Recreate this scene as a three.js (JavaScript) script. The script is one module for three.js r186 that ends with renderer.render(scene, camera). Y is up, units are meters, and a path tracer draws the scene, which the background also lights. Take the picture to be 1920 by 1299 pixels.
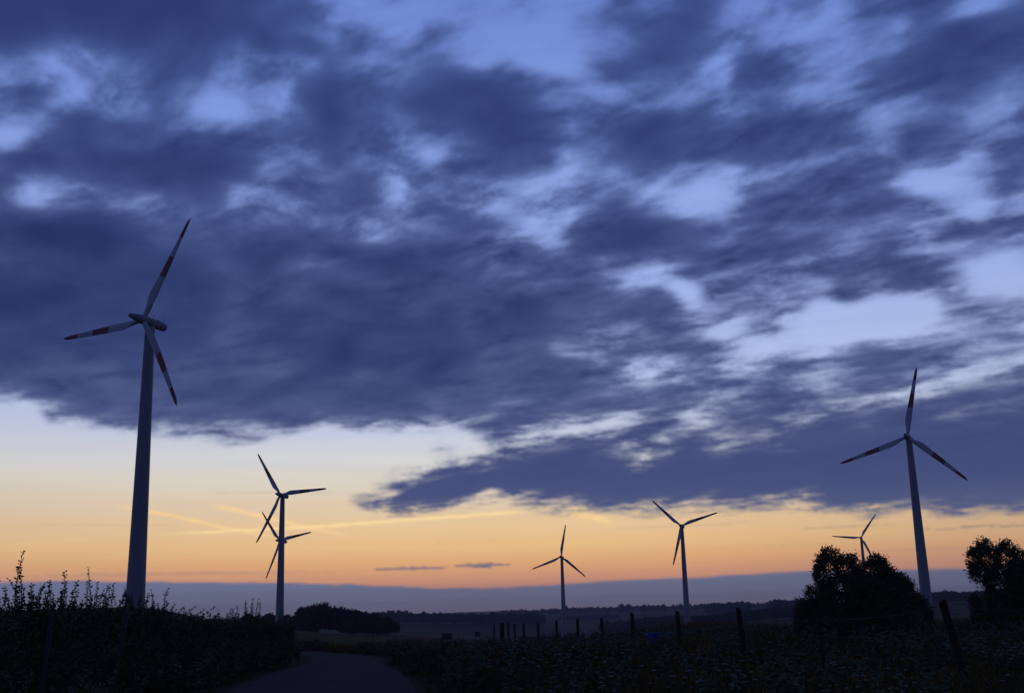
import * as THREE from 'three';
import { mergeGeometries } from 'three/addons/utils/BufferGeometryUtils.js';

// ---------------------------------------------------------------- camera, sky, sun, exposure
const scene = new THREE.Scene();
const camera = new THREE.PerspectiveCamera(34.904, 1024 / 692, 0.1, 30000);
camera.position.set(0, 1.65, 0);
camera.rotation.order = 'YXZ';
camera.rotation.set(13.605 * Math.PI / 180, 0, -1.457 * Math.PI / 180);
scene.add(camera);
const renderer = new THREE.WebGLRenderer({ antialias: true });
renderer.setSize(1024, 692);
renderer.toneMapping = THREE.LinearToneMapping;
renderer.toneMappingExposure = 1;
renderer.shadowMap.enabled = true;
// ---------------------------------------------------------------- sky: the air of a sunset, a broken cloud deck, contrails
const { clamp, smoothstep, lerp } = THREE.MathUtils;
const DEG = Math.PI / 180, HAZE = 0.00013;
function rng(seed) { let a = seed >>> 0; return () => { a = (a + 0x6d2b79f5) | 0; let t = Math.imul(a ^ (a >>> 15), 1 | a); t = (t + Math.imul(t ^ (t >>> 7), 61 | t)) ^ t; return ((t ^ (t >>> 14)) >>> 0) / 4294967296; }; }
const PERM = (() => { const r = rng(77), p = Array.from({ length: 256 }, (_, i) => i); for (let i = 255; i > 0; i--) { const j = (r() * (i + 1)) | 0; [p[i], p[j]] = [p[j], p[i]]; } return Uint8Array.from([...p, ...p]); })();
const GX = Float32Array.from({ length: 256 }, (_, i) => Math.cos(i * 2.399963)), GY = Float32Array.from({ length: 256 }, (_, i) => Math.sin(i * 2.399963));
function noise(x, y) {                                        // gradient noise, about -1 to 1
  const xi = Math.floor(x), yi = Math.floor(y), fx = x - xi, fy = y - yi, X = xi & 255, Y = yi & 255;
  const u = fx * fx * fx * (fx * (fx * 6 - 15) + 10), v = fy * fy * fy * (fy * (fy * 6 - 15) + 10);
  const a = PERM[PERM[X] + Y], b = PERM[PERM[X + 1] + Y], c = PERM[PERM[X] + Y + 1], d = PERM[PERM[X + 1] + Y + 1];
  const n0 = GX[a] * fx + GY[a] * fy, n1 = GX[b] * (fx - 1) + GY[b] * fy, n2 = GX[c] * fx + GY[c] * (fy - 1), n3 = GX[d] * (fx - 1) + GY[d] * (fy - 1);
  return ((n0 + (n1 - n0) * u) * (1 - v) + (n2 + (n3 - n2) * u) * v) * 1.5;
}
function fbm(x, y, oct, gain = 0.5) { let s = 0, a = 1, t = 0; for (let i = 0; i < oct; i++) { s += a * noise(x, y); t += a; x = x * 2.03 + 17.3; y = y * 2.03 - 9.7; a *= gain; } return s / t * 1.5; }
// cloud cover seen in the west, 0 clear to 9 thick: one row each 0.8 degrees of elevation from 33 down, one column each 1.35 degrees of azimuth from -27 to 27
const COVER = [
  '99999998887653233222232224346433454456543',
  '99999998887653233222232224346433454456542',
  '99999998887653233222232224346433454456532',
  '99999999887653233222232224346433454556532',
  '99999999887764444322221234456433454556532',
  '99999988888765654432111234676543454556532',
  '99888877768776655543212235776554434556532',
  '87656666545556545665421246665465444556532',
  '65435554334567656788754334555365544556876',
  '55434443223478667888864444555455444667888',
  '55355443113568666778875457876455433567788',
  '44476654335567555557875668876566544456766',
  '33477666665556454245654567876576654346655',
  '23678888875556654344544556655675554355434',
  '67877788875556754544435554443354444355444',
  '66545667743356655654344554321245544434355',
  '66345556655555455566434566532355455522356',
  '67678766667775556665434678875454456642355',
  '88999877788877777765444678876554566554244',
  '88999888778766788765566545566556765546655',
  '77888888877777777776655544345445555544445',
  '88888888877778877777666665414554455653222',
  '99998888878888887877887777625554354553111',
  '99988888877888888878887666644543121233211',
  '88888888877889888887776555652342100013443',
  '88888888777789888987775544564222111123444',
  '88877787777788788877777554455333346543333',
  '77767778888888888777777665555455556553333',
  '44457777778777777677666666654554345544554',
  '11146665566655555555554545545654445446666',
  '00011122343211111214444445555655667766677',
  '00000001111000111223566655565667777776766',
  '00000000000000023455788775677877788888888',
  '00000000000000136787888888888888888888888',
  '00000000000000356653456777777777888888888',
  '00000000000000122221123344444445788777788',
  '00000000000000000000000000000011233344556',
  '00000000000000000000000000000000000000000',
].map((r) => Float32Array.from(r, Number));
const cubic = (a, b, c, d, t) => b + 0.5 * t * (c - a + t * (2 * a - 5 * b + 4 * c - d + t * (3 * (b - c) + d - a)));
function cover(az, el) {
  const i = clamp((az + 27) / 1.35, 0, 39.999), j = clamp((33 - el) / 0.8, 0, COVER.length - 1.001), i0 = i | 0, j0 = j | 0, u = i - i0, v = j - j0;
  const at = (r) => { const R = COVER[clamp(r, 0, COVER.length - 1)]; return cubic(R[Math.max(i0 - 1, 0)], R[i0], R[Math.min(i0 + 1, 40)], R[Math.min(i0 + 2, 40)], u); };
  return cubic(at(j0 - 1), at(j0), at(j0 + 1), at(j0 + 2), v);
}
const toLin = (c) => c.map((x) => { x /= 255; return x <= 0.04045 ? x / 12.92 : Math.pow((x + 0.055) / 1.055, 2.4); });
function ramp(stops) { const st = stops.map(([e, ...c]) => [e, toLin(c)]); return (e) => { let k = 0; while (k < st.length - 2 && e > st[k + 1][0]) k++; const t = smoothstep(e, st[k][0], st[k + 1][0]) * 0.4 + 0.6 * clamp((e - st[k][0]) / (st[k + 1][0] - st[k][0]), 0, 1); return [0, 1, 2].map((c) => lerp(st[k][1][c], st[k + 1][1][c], t)); }; }
const table = (f, lo, hi, n) => { const t = Array.from({ length: n + 1 }, (_, i) => f(lo + (hi - lo) * i / n)); return (e) => t[clamp(Math.round((e - lo) / (hi - lo) * n), 0, n)]; };
const sunsetAir = table(ramp([[0, 166, 120, 108], [1.3, 180, 126, 106], [1.8, 204, 146, 110], [2.6, 225, 170, 115], [3.4, 234, 190, 131], [4.5, 233, 198, 152], [5.6, 225, 203, 174], [6.7, 222, 212, 196], [7.8, 214, 214, 214], [9.4, 196, 204, 226], [11, 184, 198, 232], [13, 176, 193, 235], [15, 168, 186, 235], [17, 158, 178, 234], [21, 148, 170, 232], [25, 130, 156, 224], [31, 112, 138, 212], [50, 98, 122, 200], [90, 82, 104, 184]]), -1, 91, 2000);
const eastAir = table(ramp([[0, 84, 90, 128], [4, 90, 100, 148], [12, 88, 106, 168], [25, 78, 100, 172], [50, 78, 100, 178], [90, 82, 104, 184]]), -1, 91, 2000);
const cloudBody = table(ramp([[0, 84, 92, 128], [4.5, 80, 90, 128], [6, 67, 78, 122], [9, 58, 69, 116], [13, 45, 57, 105], [17, 41, 53, 101], [24, 44, 58, 110], [31, 48, 62, 116], [60, 46, 58, 112], [90, 44, 56, 108]]), -1, 91, 2000);
const bankBody = table(ramp([[0, 90, 86, 94], [0.5, 93, 92, 106], [1.2, 99, 102, 122], [1.6, 104, 110, 136], [2.1, 104, 111, 142]]), -1, 4, 400);
const line = (pts) => (x) => { if (x <= pts[0][0]) return pts[0][1]; for (let k = 1; k < pts.length; k++) if (x <= pts[k][0]) { const t = (x - pts[k - 1][0]) / (pts[k][0] - pts[k - 1][0]); return lerp(pts[k - 1][1], pts[k][1], t * t * (3 - 2 * t)); } return pts[pts.length - 1][1]; };
const bankTop = line([[-60, 1.7], [-24.75, 1.97], [-21.76, 2.03], [-18.9, 1.92], [-12.6, 1.79], [-8.92, 1.64], [-6.25, 1.47], [-3.83, 1.31], [-1.39, 1.29], [0.77, 1.33], [4.84, 1.47], [8.85, 1.53], [14.07, 1.66], [19.05, 1.56], [24.2, 1.47], [60, 1.6]]);
// contrails: points, half width in degrees at both ends, strength, colour
const CONTRAILS = [
  { p: [[-20.1, 5.58], [-17.82, 5.2], [-15.77, 4.73], [-13.96, 4.33], [-12.1, 3.97]], w: [0.09, 0.06], s: 1.25, c: [250, 208, 150] },
  { p: [[-15.7, 5.69], [-13.2, 5.12], [-11.08, 4.57], [-8.3, 3.96]], w: [0.12, 0.06], s: 1.0, c: [252, 212, 152] },
  { p: [[-18.4, 4.15], [-13.18, 4.38], [-10.02, 4.51], [-5.71, 4.77], [-1.87, 4.96], [1.3, 5.13]], w: [0.05, 0.075], s: 1.5, c: [255, 222, 158] },
  { p: [[2.75, 5.09], [3.7, 4.78], [5.0, 4.38]], w: [0.22, 0.13], s: 1.1, c: [252, 214, 148] },
  { p: [[-24.6, 3.69], [-20.6, 3.98]], w: [0.06, 0.05], s: 0.35, c: [245, 206, 150] },
];
// small low clouds: azimuth, elevation, half width, half height, tilt, strength
const SCRAPS = [[-5.6, 2.33, 2.1, 0.10, 0.0, 0.85], [-1.9, 2.40, 1.75, 0.13, 0.01, 0.9], [-5.7, 5.22, 1.3, 0.17, 0.03, 0.7], [-5.9, 4.98, 1.0, 0.10, 0.02, 0.5], [1.0, 5.42, 1.7, 0.12, 0, 0.6], [2.2, 5.2, 0.9, 0.08, -0.02, 0.5], [22.5, 3.42, 3.4, 0.06, 0.0, 0.5], [17, 3.75, 3.2, 0.05, 0.01, 0.28], [21, 4.55, 1.8, 0.09, 0.02, 0.45], [-12, 6.2, 3.5, 0.06, 0.0, 0.10], [-3, 3.6, 6, 0.05, 0.0, 0.10], [9, 4.1, 5, 0.06, 0.01, 0.14], [12.5, 2.9, 6, 0.05, 0.0, 0.14], [20, 2.5, 5, 0.06, 0, 0.16], [-20, 4.6, 4, 0.06, 0, 0.10], [-17, 2.25, 8, 0.12, 0, 0.2]];
function nearestOn(p, az, el) { let best = [9, 0]; const n = p.length - 1; for (let k = 0; k < n; k++) { const [x0, y0] = p[k], dx = p[k + 1][0] - x0, dy = p[k + 1][1] - y0, t = clamp(((az - x0) * dx + (el - y0) * dy) / (dx * dx + dy * dy), 0, 1), d = Math.hypot(az - x0 - dx * t, el - y0 - dy * t); if (d < best[0]) best = [d, (k + t) / n]; } return best; }
function skyTexture(W = 4096, H = 2048) {
  const data = new Float32Array(W * H * 4), cT = CONTRAILS.map((c) => toLin(c.c));
  for (let row = 0; row < H; row++) {
    const el = ((row + 0.5) / H - 0.5) * 180, y = Math.sin(el * DEG), ch = Math.cos(el * DEG);
    if (el < -0.2) { for (let k = row * W * 4, e = k + W * 4; k < e; k += 4) { data[k] = 0.012; data[k + 1] = 0.014; data[k + 2] = 0.022; data[k + 3] = 1; } continue; }
    const T = Math.exp(-HAZE * Math.min(6700, 95 / Math.sin(Math.max(el, 0.3) * DEG))), air = 1 / T - 0.3 * (1 - T) / T;   // the sky's brightness before it crosses the haze near the ground
    const sa = sunsetAir(el), ea = eastAir(el), cb = cloudBody(el), bb = bankBody(el);
    for (let col = 0; col < W; col++) {
      const round = ((col + 0.5) / W - 0.5) * 2 * Math.PI, x = Math.cos(round), z = Math.sin(round);
      const az = Math.atan2(x, -z) / DEG, off = Math.abs(az + 1);
      const west = lerp(Math.exp(-Math.pow(off / 70, 2.2)), 0.6, smoothstep(el, 40, 88)), side = 1 - 0.16 * smoothstep(az, 4, 26) * smoothstep(7 - el, 0, 4) - 0.07 * smoothstep(-az, 12, 28) * smoothstep(6 - el, 0, 4);
      let r = lerp(ea[0], sa[0] * side, west), g = lerp(ea[1], sa[1] * side, west), b = lerp(ea[2], sa[2] * (0.35 + 0.65 * side), west);
      // thin high veils
      const veil = fbm(az * 0.09 + 3, el * 1.7 + az * 0.02, 4) * smoothstep(el, 1.5, 4) * 0.035;
      r *= 1 - veil; g *= 1 - veil * 0.9; b *= 1 - veil * 0.4;
      // contrails
      if (el < 6.4 && el > 3.2 && off < 26) for (let k = 0; k < CONTRAILS.length; k++) {
        const c = CONTRAILS[k], [d, t] = nearestOn(c.p, az + 0.05 * noise(az * 2.1, el * 3 + k * 9), el + 0.03 * noise(az * 1.3 + k * 7, 4)), w = lerp(c.w[0], c.w[1], t);
        if (d < w * 4) { const ends = smoothstep(t, 0, 0.16) * smoothstep(1 - t, 0, 0.14), s = c.s * Math.exp(-Math.pow(d / w, 2) * 0.9) * ends * (0.8 + 0.35 * noise(az * 1.7 + k * 31, el * 6)); r = lerp(r, cT[k][0], clamp(s, 0, 1)); g = lerp(g, cT[k][1], clamp(s, 0, 1)); b = lerp(b, cT[k][2], clamp(s, 0, 1)); }
      }
      // the deck, spread on a plane overhead so that it closes up towards the horizon
      const py = Math.max(y, 0.03) + 0.12, px = x * ch / py, pz = z * ch / py;
      const qx = (px * 0.49 + pz * 0.87) * 0.75, qz = (pz * 0.49 - px * 0.87) * 1.25;                 // drawn out along the wind
      const wx = fbm(qx * 2.1 + 5.1, qz * 2.1 - 3, 4), wz = fbm(qx * 2.1 - 8.3, qz * 2.1 + 12, 4);
      const flat = smoothstep(el, 4, 22);
      const py2 = Math.max(y, 0.03) + 0.05, ax = x * ch / py2, az2 = z * ch / py2, bx = (ax * 0.77 + az2 * 0.64) * 0.8, bz = (az2 * 0.77 - ax * 0.64) * 1.2;
      const n2 = fbm(bx * 5.6 + wx * 0.3, bz * 5.6 + wz * 0.3, 7, 0.64);
      const n1 = 0.62 * fbm(qx * 3.6 + wx * 0.3, qz * 3.6 + wz * 0.3, 6, 0.55) + 0.72 * (n2 + 0.25 * Math.abs(n2));
      let v;
      const inChart = (1 - smoothstep(off, 25.5, 30)) * (1 - smoothstep(el, 31, 35));
      const open = 5.2 + 3.6 * fbm(qx * 0.8 + 40, qz * 0.55 + 7, 3);
      const lowEdge = smoothstep(el + 1.1 * noise(az * 0.11, 2.2), 4.2, 8.5);
      v = open * lowEdge;
      if (inChart > 0) {
        const k = 0.35 + 0.65 * flat, cv = cover(az + wx * 0.85, el + wz * 0.62 * k);
        v = lerp(v, cv, inChart);
      }
      const mid = clamp(1 - Math.abs(v - 4.5) / 3.7, 0, 1);
      v += n1 * (0.75 + 4.1 * mid) * smoothstep(v, -0.2, 1.8);
      const low = 1 - smoothstep(el, 6.5, 12), t = lerp(0.5 * smoothstep(v, 1.0, 6.0) + 0.5 * clamp((v - 2.2) / 6.8, 0, 1.04), smoothstep(v, 1.4, 6.6), low * 0.85);
      const dim = lerp(0.6, 1, west);                                                  // the cloud bases opposite the afterglow
      let a = t;
      const cr = cb[0] * dim * lerp(0.82, 1, west), cg = cb[1] * dim * lerp(0.9, 1, west), cbl = cb[2] * dim;
      // mix along perceived brightness
      const mixp = (p, q) => { const s = lerp(Math.sqrt(p), Math.sqrt(q), a); return s * s; };
      r = mixp(r, cr); g = mixp(g, cg); b = mixp(b, cbl);
      // scraps
      if (el < 6.5 && off < 30) for (const [sx, sy, sw, sh, tilt, st] of SCRAPS) {
        const dx = az - sx, dy = el - sy - dx * tilt; if (Math.abs(dx) > sw * 1.3 || Math.abs(dy) > sh * 3.5) continue;
        const q = 1 - (dx / sw) ** 2 - (dy / sh) ** 2 * (dy < 0 ? 1.4 : 0.8) + 0.75 * fbm(az * 1.9 + sx, el * 14, 4), m = st * smoothstep(q, 0.05, 0.75);
        r = lerp(r, lerp(cb[0], 0.13, 0.5), m); g = lerp(g, lerp(cb[1], 0.13, 0.5), m); b = lerp(b, lerp(cb[2], 0.19, 0.4), m);
      }
      // the far bank that lies along the horizon
      if (el < 3) {
        const edge = bankTop(az) + 0.025 * fbm(az * 0.8, 3.3, 4) + 0.03 * Math.max(0, noise(az * 0.5 + 9, 1)), m = smoothstep(edge - el, -0.035, 0.05), glow = 0.10 * Math.exp(-Math.pow((az + 1) / 12, 2)) * (1 - smoothstep(el, 0, 0.7)), mot = 1 + 0.035 * fbm(az * 0.5, el * 4, 3);
        const dm = lerp(0.8, 1, west) * (1 - 0.14 * smoothstep(az, 5, 26));
        r = lerp(r, bb[0] * (1 + glow) * mot * dm, m); g = lerp(g, bb[1] * mot * dm, m); b = lerp(b, bb[2] * mot * dm, m);
      }
      const k = (row * W + col) * 4; data[k] = r * air; data[k + 1] = g * air; data[k + 2] = b * air; data[k + 3] = 1;
    }
  }
  const t = new THREE.DataTexture(data, W, H, THREE.RGBAFormat, THREE.FloatType);
  t.mapping = THREE.EquirectangularReflectionMapping; t.magFilter = THREE.LinearFilter; t.minFilter = THREE.LinearFilter; t.colorSpace = THREE.LinearSRGBColorSpace; t.needsUpdate = true;
  return t;
}
const skyMap = skyTexture();
scene.background = skyMap;
scene.environment = skyMap;
const sun = new THREE.DirectionalLight(new THREE.Color().setRGB(1, 0.62, 0.38), 0.05);   // what is left of the sun, right at the western horizon
sun.position.set(-18, 12, -1000); sun.target.position.set(0, 0, 0);
sun.castShadow = true; sun.shadow.radius = 6; sun.shadow.mapSize.set(2048, 2048);
Object.assign(sun.shadow.camera, { left: -400, right: 400, top: 120, bottom: -120, near: 1, far: 2500 });
scene.add(sun, sun.target);
scene.fog = new THREE.FogExp2(new THREE.Color().setRGB(0.86, 0.92, 1.0), HAZE);
// ---------------------------------------------------------------- helpers
const taken = new Map();
function numbered(name) { const n = taken.get(name) ?? 0; taken.set(name, n + 1); return n ? `${name}_${String(n).padStart(3, '0')}` : name; }
function shade(o) { o.traverse((m) => { if (m.isMesh) { m.castShadow = true; m.receiveShadow = true; } }); return o; }
function put(o, name, data) { o.name = numbered(name); Object.assign(o.userData, data); scene.add(o); return o; }
function thing(name, label, category, position, group) { const g = put(new THREE.Group(), name, { label, category, ...(group ? { group } : {}) }); g.position.set(...position); return g; }
function part(name, geometry, material, parent, label) { const m = new THREE.Mesh(geometry, material); m.name = name; if (label) m.userData.label = label; parent.add(m); return m; }
const lin = (r, g, b) => new THREE.Color().setRGB(r, g, b);
function matte(r, g, b, more = {}) { return new THREE.MeshPhysicalMaterial({ color: lin(r, g, b), roughness: 1, specularIntensity: 0.12, side: THREE.DoubleSide, ...more }); }
function buildMesh(pos, idx, { nor, col, uv } = {}) {
  const g = new THREE.BufferGeometry(); g.setAttribute('position', new THREE.Float32BufferAttribute(pos, 3)); g.setIndex(idx);
  if (uv) g.setAttribute('uv', new THREE.Float32BufferAttribute(uv, 2)); if (col) g.setAttribute('color', new THREE.Float32BufferAttribute(col, 3));
  if (nor) g.setAttribute('normal', new THREE.Float32BufferAttribute(nor, 3)); else g.computeVertexNormals();
  return g;
}
function noiseMap(size, f, repeat) {                           // tileable grey or coloured grain
  const d = new Uint8Array(size * size * 4);
  for (let y = 0; y < size; y++) for (let x = 0; x < size; x++) { const c = f(x / size, y / size), k = (y * size + x) * 4; for (let i = 0; i < 3; i++) d[k + i] = clamp(Math.round((Array.isArray(c) ? c[i] : c) * 255), 0, 255); d[k + 3] = 255; }
  const t = new THREE.DataTexture(d, size, size); t.wrapS = t.wrapT = THREE.RepeatWrapping; t.magFilter = THREE.LinearFilter; t.minFilter = THREE.LinearMipmapLinearFilter; t.generateMipmaps = true; if (repeat) t.repeat.set(repeat, repeat); t.needsUpdate = true; return t;
}
function tileNoise(u, v, n, oct, seed = 0) {                   // noise that closes on itself: four corners blended
  const f = (a, b) => fbm(a * n + seed, b * n + seed * 1.7, oct), s = (t) => t * t * (3 - 2 * t);
  return lerp(lerp(f(u, v), f(u - 1, v), s(u)), lerp(f(u, v - 1), f(u - 1, v - 1), s(u)), s(v)) * 1.25;
}
function tube(points, r0, r1, sides = 6, seg = 1) {            // a tapering limb through points
  const P = points.map((p) => new THREE.Vector3(...p)), curve = P.length > 2 ? new THREE.CatmullRomCurve3(P) : new THREE.LineCurve3(P[0], P[1]), n = (P.length - 1) * seg;
  const pos = [], nor = [], idx = [], up = new THREE.Vector3(0.31, 0.2, 0.93), a = new THREE.Vector3(), b = new THREE.Vector3();
  for (let i = 0; i <= n; i++) { const t = i / n, c = curve.getPoint(t), d = curve.getTangent(t); a.crossVectors(d, up).normalize(); b.crossVectors(d, a); const r = lerp(r0, r1, t); for (let k = 0; k < sides; k++) { const th = k / sides * 2 * Math.PI, x = a.x * Math.cos(th) + b.x * Math.sin(th), y = a.y * Math.cos(th) + b.y * Math.sin(th), z = a.z * Math.cos(th) + b.z * Math.sin(th); pos.push(c.x + x * r, c.y + y * r, c.z + z * r); nor.push(x, y, z); } }
  for (let i = 0; i < n; i++) for (let k = 0; k < sides; k++) { const p = i * sides + k, q = i * sides + (k + 1) % sides; idx.push(p, q, p + sides, q, q + sides, p + sides); }
  const e = n * sides; for (let k = 1; k < sides - 1; k++) idx.push(e, e + k, e + k + 1);
  return buildMesh(pos, idx, { nor });
}
class Leaves {                                                 // many small folded leaves in one surface
  constructor(seed) { this.r = rng(seed); this.pos = []; this.nor = []; this.col = []; this.idx = []; }
  add(x, y, z, len, wid, dir, tone = 1) {                      // dir: where the tip points
    const r = this.r, d = dir ?? new THREE.Vector3(r() - 0.5, r() - 0.42, r() - 0.5).normalize(), s = new THREE.Vector3(r() - 0.5, r() - 0.5, r() - 0.5).cross(d).normalize(), n = new THREE.Vector3().crossVectors(s, d), k = this.pos.length / 3, f = wid * 0.28;
    this.pos.push(x, y, z, x + d.x * len * 0.45 + s.x * wid / 2 + n.x * f, y + d.y * len * 0.45 + s.y * wid / 2 + n.y * f, z + d.z * len * 0.45 + s.z * wid / 2 + n.z * f, x + d.x * len, y + d.y * len - len * 0.08, z + d.z * len, x + d.x * len * 0.45 - s.x * wid / 2 + n.x * f, y + d.y * len * 0.45 - s.y * wid / 2 + n.y * f, z + d.z * len * 0.45 - s.z * wid / 2 + n.z * f);
    const t = tone * (0.75 + 0.5 * r()), w = 0.92 + 0.16 * r();
    for (let i = 0; i < 4; i++) { this.nor.push(n.x, n.y, n.z); this.col.push(t * w, t, t * (2 - w)); }
    this.idx.push(k, k + 1, k + 2, k, k + 2, k + 3);
  }
  build() { return buildMesh(this.pos, this.idx, { nor: this.nor, col: this.col }); }
}

// ---------------------------------------------------------------- terrain: heights along directions (azimuth: distance, height)
const RELIEF = [
  [-30, [[0, 0], [30, 0.3], [60, 0.8], [120, 2.2], [260, 4.5], [450, 3], [700, -5], [1100, -13], [1800, -10], [3000, 0], [5000, 10], [9000, 26]]],
  [-19, [[0, 0], [30, 0.1], [60, 0.3], [120, 1.4], [259, 4.5], [400, 1.5], [560, -4], [760, -13], [1100, -15], [1800, -12], [3000, -3], [5000, 6], [9000, 22]]],
  [-12, [[0, 0], [30, 0], [60, -0.3], [120, -0.8], [250, -1.0], [400, -2.5], [555, -4.2], [741, -14], [1100, -17], [1800, -14], [3000, -5], [5000, 4], [9000, 20]]],
  [-7, [[0, 0], [30, 0], [50, -0.2], [65, -0.5], [120, -1.4], [250, -3.6], [400, -5.6], [550, -7.4], [800, -13], [1200, -17], [1700, -9], [2300, -12], [3000, -6], [5000, 2], [9000, 20]]],
  [-1, [[0, 0], [30, 0], [50, -0.2], [60, -0.45], [75, -0.75], [120, -1.9], [250, -4.2], [400, -7.5], [600, -13], [900, -20], [1300, -24], [1700, -13], [2300, -15], [3000, -3], [4200, 4], [9000, 22]]],
  [3, [[0, 0], [30, 0], [50, -0.1], [75, -0.6], [120, -1.7], [250, -4.4], [400, -8], [600, -14], [895, -20.6], [1300, -24], [1800, -22], [2300, -16], [3000, -1], [4200, 5], [9000, 22]]],
  [8.5, [[0, 0], [30, 0], [50, 0], [75, 0], [120, -0.1], [160, -0.9], [250, -3.4], [450, -7], [735, -11], [1000, -16], [1500, -19], [2200, -12], [3000, -2], [4200, 4], [9000, 22]]],
  [14, [[0, 0], [30, 0], [50, 0], [80, -0.2], [120, -0.6], [250, -2.6], [450, -5.2], [800, -10], [1200, -13], [1800, -12], [3000, -2], [4200, 5], [9000, 24]]],
  [20, [[0, 0], [30, 0], [50, 0.1], [100, -0.2], [200, -1.9], [423, -4.6], [800, -8], [1100, -5], [1450, 0], [2500, 3], [4200, 10], [9000, 26]]],
  [30, [[0, 0], [30, 0], [60, 0.1], [120, -0.4], [423, -4], [900, -4], [1450, 3], [2500, 8], [4200, 16], [9000, 30]]],
];
const YAW = -25 * DEG, H = 65, R = 26;
// hub centre, yaw and blade angle of each turbine
const TURBINES = [
  { hub: [-85.0, 69.5, -245.1], yaw: -28, ph: 62, label: 'large wind turbine at far left, rising above the leafy hedge' },
  { hub: [142.9, 60.4, -397.8], yaw: -31, ph: 77, label: 'tall wind turbine at right, standing between the two big bushes' },
  { hub: [-115.9, 61.0, -543.1], yaw: -19, ph: 3, label: 'nearer of two overlapping wind turbines left of the gravel road' },
  { hub: [-154.3, 51.1, -725.1], yaw: -27, ph: 9, label: 'farther wind turbine partly hidden behind the tower of another turbine' },
  { hub: [107.1, 54.2, -725.6], yaw: -22, ph: 16, label: 'wind turbine right of centre with one blade hanging beside its tower' },
  { hub: [34.9, 44.4, -894.0], yaw: -16, ph: 80, label: 'small distant wind turbine in the hazy valley behind the fence posts' },
  { hub: [315.4, 61.0, -1024.1], yaw: -23, ph: 54, label: 'distant wind turbine whose tower disappears behind the big round bush' },
];
for (const t of TURBINES) { const a = t.yaw * DEG; t.base = [t.hub[0] - 2.2 * Math.sin(a), t.hub[1] - H, t.hub[2] - 2.2 * Math.cos(a)]; t.lift = 0; }
const alongs = RELIEF.map(([, p]) => line(p.map(([d, h]) => [Math.log(d + 25), h])));
function relief(x, z) {
  const d = Math.hypot(x, z), az = Math.atan2(x, -z) / DEG, q = Math.log(d + 25), a = clamp(az, -30, 30);
  let k = 0; while (k < RELIEF.length - 2 && a > RELIEF[k + 1][0]) k++;
  let h = lerp(alongs[k](q), alongs[k + 1](q), smoothstep(a, RELIEF[k][0], RELIEF[k + 1][0]));
  h *= 1 - smoothstep(Math.abs(az), 60, 150) * 0.7;
  h += 0.04 * fbm(x * 0.35, z * 0.35, 3) + 0.9 * smoothstep(d, 90, 500) * fbm(x * 0.011 + 7, z * 0.011, 3) + 5 * smoothstep(d, 1000, 3000) * fbm(x * 0.0016, z * 0.0016 + 5, 3);
  return h;
}
for (const t of TURBINES) t.lift = t.base[1] + 0.25 - relief(t.base[0], t.base[2]);
function ground(x, z) { let h = relief(x, z); for (const t of TURBINES) { const s = 30 + 0.06 * Math.hypot(t.base[0], t.base[2]), q = ((x - t.base[0]) ** 2 + (z - t.base[2]) ** 2) / (s * s); if (q < 9) h += t.lift * Math.exp(-q); } return h; }
// the road: centre line and width
const roadCurve = new THREE.CatmullRomCurve3([[1.5, 22], [-0.6, 6], [-2.0, -6], [-3.1, -15], [-4.75, -27], [-5.7, -34.5], [-7.1, -45], [-8.2, -54], [-10, -62], [-14, -70], [-23, -76], [-40, -80], [-70, -82]].map(([x, z]) => new THREE.Vector3(x, 0, z)));
const roadPts = roadCurve.getSpacedPoints(240), roadHalf = (z) => lerp(2.35, 1.75, smoothstep(-z, 28, 50));
function offRoad(x, z) { let b = 1e9; for (const p of roadPts) { const q = (p.x - x) ** 2 + (p.z - z) ** 2; if (q < b) b = q; } return Math.sqrt(b) - roadHalf(z); }
{
  const azs = []; for (let a = -180; a < -36; a += 4) azs.push(a); for (let a = -36; a < 36; a += 0.36) azs.push(a); for (let a = 36; a <= 180.001; a += 4) azs.push(Math.min(a, 180));
  const rings = [0.6]; while (rings[rings.length - 1] < 6200) rings.push(rings[rings.length - 1] * 1.045 + 0.05);
  const pos = [0, ground(0, 0), 0], col = [1, 1, 1], uv = [0, 0], idx = [], n = azs.length;
  for (const r of rings) for (const a of azs) {
    const x = Math.sin(a * DEG) * r, z = -Math.cos(a * DEG) * r; pos.push(x, ground(x, z), z); uv.push(x / 6, z / 6);
    const plot = Math.floor(x / 170 + 0.35 * noise(x * 0.003, z * 0.003) + z / 900), strip = Math.floor(z / 230 + x / 1400), pick = ((PERM[(plot & 255)] + PERM[(strip * 7) & 255]) & 255) / 255, far = smoothstep(r, 130, 300), m = 0.8 + 0.4 * fbm(x * 0.05, z * 0.05, 3);
    const f = pick < 0.35 ? [1.7, 1.45, 0.9] : pick < 0.7 ? [0.95, 1.05, 0.8] : [1.35, 1.25, 0.7];
    for (let c = 0; c < 3; c++) col.push(lerp(1, f[c], far) * m);
  }
  for (let k = 0; k < n - 1; k++) idx.push(0, 1 + k + 1, 1 + k);
  for (let i = 0; i < rings.length - 1; i++) for (let k = 0; k < n - 1; k++) { const a = 1 + i * n + k, b = a + n; idx.push(a, a + 1, b, a + 1, b + 1, b); }
  const soil = noiseMap(512, (u, v) => { const a = tileNoise(u, v, 8, 5, 3), b = tileNoise(u, v, 40, 3, 11); const k = 0.62 + 0.22 * a + 0.2 * b; return [k, k * (1 + 0.08 * b), k * 0.92]; });
  const g = buildMesh(pos, idx, { col, uv });
  const m = new THREE.Mesh(g, matte(0.05, 0.056, 0.024, { map: soil, bumpMap: soil, bumpScale: 0.05, vertexColors: true }));
  put(shade(m), 'ground', { kind: 'structure' });
}
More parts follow.
